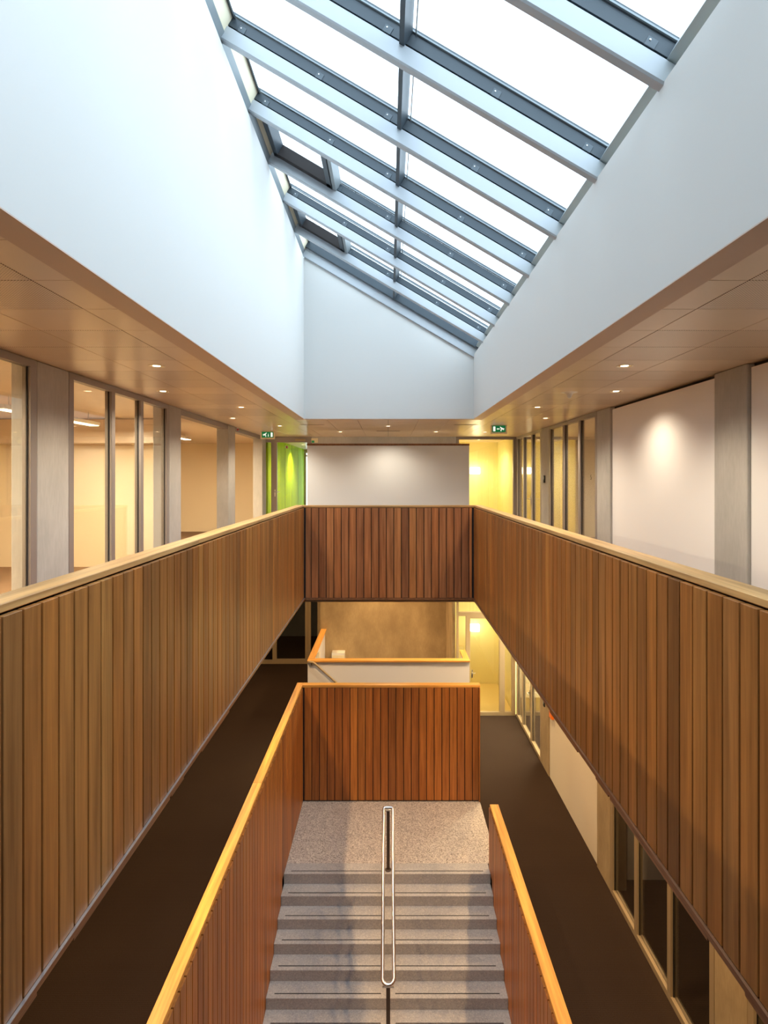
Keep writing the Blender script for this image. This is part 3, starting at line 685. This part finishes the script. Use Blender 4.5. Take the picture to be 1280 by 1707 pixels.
for z, nm in ((UC, 'upper'), (LC, 'lower')):
    downlight(2.25, 14.9, z, nm+' floor downlight added to even the light in the yellow room', 120, .07, 2.7, (1, .84, .50))  # extra lamps added to spread light evenly over the yellow walls
def room_lamp(name, x, y0, y1, z, energy, label, col=(1, .79, .50), w=.16):
    t = tag(empty(name, (x, (y0+y1)/2, z)), label, 'lamp', 'linear room lamps')
    box('housing', x-w/2, x+w/2, y0, y1, z, z+.05, 'white_gloss', t, .004); box('diffuser', x-w/2+.015, x+w/2-.015, y0+.02, y1-.02, z-.006, z-.0005, 'bulb', t)
    for yy in (y0+.2, y1-.2): box('hanger', x-.004, x+.004, yy-.004, yy+.004, z+.05, UC if z > UF else LC, 'steel', t)
    energy *= 2.4
    ld = bpy.data.lights.new(name+'_light', 'AREA'); ld.shape = 'RECTANGLE'; ld.size = w; ld.size_y = y1-y0; ld.energy = energy; ld.color = col
    lo = bpy.data.objects.new(name+'_light', ld); link(lo, t, (x, (y0+y1)/2, z-.02))
room_lamp('linear_lamp', -4.3, 3.2, 4.6, 6.26, 75, 'long lamp hanging in the first glazed room')
room_lamp('linear_lamp', -4.3, 6.6, 8.8, 6.26, 70, 'long lamp hanging in the three pane room')
room_lamp('linear_lamp', -4.4, 11.2, 13.2, 6.33, 85, 'long lamp in the cream recess')
room_lamp('linear_lamp', 4.2, 10.0, 12.0, 6.33, 50, 'long lamp in the upper office')
room_lamp('linear_lamp', 3.8, 12.0, 14.0, 3.35, 160, 'long lamp in the lit lower office', (1, .9, .62))
downlight(-2.45, 17.2, UC, 'ceiling downlight grazing the green wall', 260, .07, 2.2)
downlight(-2.2, 14.8, UC, 'ceiling downlight inside the green corridor door', 170, .07, 2.4)

# ------------------------------------------------------------------ signs and small fittings
def exit_sign(xc, Y, ztop, wd, ht, mirror, label):
    t = tag(empty('exit_sign', (xc, Y, ztop)), label, 'exit sign')
    box('frame_plate', xc-wd/2-.03, xc+wd/2+.03, Y, Y+.012, ztop-ht-.035, ztop, 'glass' if False else 'ring', t, .003)
    fc = box('green_face', xc-wd/2, xc+wd/2, Y-.006, Y-.0005, ztop-ht-.004, ztop-.004, 'signgreen', t)
    box('mount', xc-wd/2, xc+wd/2, Y-.02, Y+.03, ztop, UC, 'ring', t)
    m = -1 if mirror else 1
    def poly(nm, pts):
        q = [(xc+m*p*wd/2, ztop-.004-ht/2+q_*ht/2) for p, q_ in pts]
        prism(nm, q, 'y', Y-.008, Y-.0062, 'signwhite', fc)
    poly('door_symbol', [(.55, -.72), (.86, -.72), (.86, .72), (.55, .72)])
    if not mirror:
        poly('arrow_symbol', [(.10, .35), (.16, .35), (.16, -.3), (.24, -.3), (.13, -.72), (.02, -.3), (.10, -.3)])
    else:
        poly('arrow_symbol', [(-.12, .10), (.16, .10), (.16, .28), (.36, 0), (.16, -.28), (.16, -.10), (-.12, -.10)])
    poly('figure_symbol', [(-.50, .30), (-.34, .45), (-.22, .70), (-.14, .55), (-.26, .25), (-.36, -.05), (-.24, -.20), (-.26, -.75), (-.36, -.72), (-.36, -.28), (-.52, -.18), (-.72, -.35), (-.80, -.22), (-.56, .05), (-.80, .02), (-.80, .16), (-.58, .22)])
exit_sign(px(446, 12.1), 12.1, EZ-(719.5-796)*-.0121*-1+.0 if False else EZ+.0765*12.1, .235, .118, False, 'green emergency exit sign with down arrow by the green corridor')
exit_sign(px(831.5, 10.8), 10.8, EZ+.0868*10.8, .24, .118, True, 'green emergency exit sign with side arrow by the yellow room')
sd = tag(empty('smoke_detector', (2.0, 6.62, UC)), 'white cone smoke detector on the ceiling between downlights', 'smoke detector')
lathe('base', [(0.0005, -.004), (.085, -.004), (.092, 0)], 'white_gloss', sd, (2.0, 6.62, UC)); lathe('head', [(.062, -.004), (.040, -.016), (.026, -.035), (.020, -.056), (.012, -.066), (.0005, -.068)], 'white_gloss', sd, (2.0, 6.62, UC))
al = tag(empty('fire_alarm', (WL+.0, 10.85, UC-.06)), 'small red fire alarm at the top of the free standing column', 'alarm')
lathe('base', [(0.0005, -.02), (.05, -.02), (.055, 0)], 'white_gloss', al, (px(394, 11.3), 11.3, UC)); lathe('beacon', [(.048, -.02), (.046, -.045), (.025, -.06), (.0005, -.062)], 'red', al, (px(394, 11.3), 11.3, UC))
al2 = tag(empty('fire_alarm', (-2.78, 16.3, UC-.2)), 'tiny red fire alarm on the green wall', 'alarm')
box('base', -2.80, -2.77, 16.25, 16.36, 6.30, 6.37, 'white_gloss', al2, .004); box('beacon', -2.77, -2.73, 16.25, 16.38, 6.29, 6.36, 'red', al2, .008)
cr1 = tag(empty('card_reader', (WR, 11.3, EZ)), 'black card reader on the upper concrete column', 'card reader')
box('body', WR-.022, WR, 11.26, 11.34, EZ-.10, EZ+.04, 'black', cr1, .006); box('key_pad', WR-.025, WR-.022, 11.275, 11.325, EZ-.04, EZ+.02, 'rafter2', cr1)
cr2 = tag(empty('card_reader', (WR, 11.3, 1.2)), 'black card reader on the lower concrete column', 'card reader')
box('body', WR-.022, WR, 11.28, 11.36, EZ-4.32, EZ-4.20, 'black', cr2, .006); box('key_pad', WR-.025, WR-.022, 11.295, 11.345, EZ-4.27, EZ-4.21, 'rafter2', cr2)
os_ = tag(empty('wall_sign', (WR, 10.85, 1.2)), 'small orange sign projecting above the lower white wall', 'sign')
box('panel', WR-.028, WR+.02, 10.74, 10.90, EZ-4.34, EZ-4.22, 'orange', os_, .002); box('clip', WR-.018, WR+.02, 10.91, 10.95, EZ-4.27, EZ-4.17, 'frame', os_)
ps = tag(empty('exit_pictogram', (px(525, YB), YB, 6.36)), 'small pale green pictogram sign above the white screen wall', 'sign')
box('panel', px(519, YB), px(530, YB), YB-.012, YB-.0005, EZ+.058*YB, EZ+.0655*YB, 'cream', ps); box('symbol', px(519.5, YB), px(524, YB), YB-.014, YB-.012, EZ+.058*YB, EZ+.0615*YB, 'signgreen', ps)
tc_ = bpy.data.curves.new('room_number', 'FONT'); tc_.body = '5'; tc_.size = .105; tc_.extrude = .0008; tc_.align_x = 'CENTER'; tc_.align_y = 'CENTER'
to = bpy.data.objects.new('room_number', tc_); tc_.materials.append(M['grey_letter']); link(to, g, (WR+.034, 8.83, EZ))
to.rotation_euler = (math.pi/2, 0, -math.pi/2)
for nm, y, z, t in (('a', 12.40, 5.03, 'window_4'), ('b', 12.46, 1.0, None)):
    par = [o for o in bpy.data.objects if o.get('label', '').startswith('glazed doors by the yellow' if nm == 'a' else 'lit glazed doors')][0]
    h_ = box('door_handle', WR-.014, WR, y-.02, y+.02, z-.09, z+.09, 'steel', par, .003)
    tube('lever', [(WR-.014, y, z+.03), (WR-.06, y, z+.03), (WR-.06, y-.13, z+.03)], .010, 'steel', h_)
# ceiling slot diffuser
vd = tag(empty('air_diffuser', (0, 11.6, UC)), 'thin dark slot diffuser in the ceiling above the screen wall', 'air diffuser')
box('slot_frame', -.25, .25, 12.05, 12.16, UC-.003, UC+.001, 'trimceil', vd); box('slot', -.23, .23, 12.08, 12.13, UC-.004, UC-.0031, 'backing', vd)
for x in (-1.35, 1.38):
    v2 = tag(empty('air_diffuser', (x, 10.6, UC)), 'thin dark slot in the ceiling at the %s corner of the void' % ('green door' if x < 0 else 'yellow room'), 'air diffuser')
    box('slot_frame', x-.22, x+.22, 10.62, 10.70, UC-.003, UC+.001, 'trimceil', v2); box('slot', x-.2, x+.2, 10.64, 10.68, UC-.004, UC-.0031, 'backing', v2)
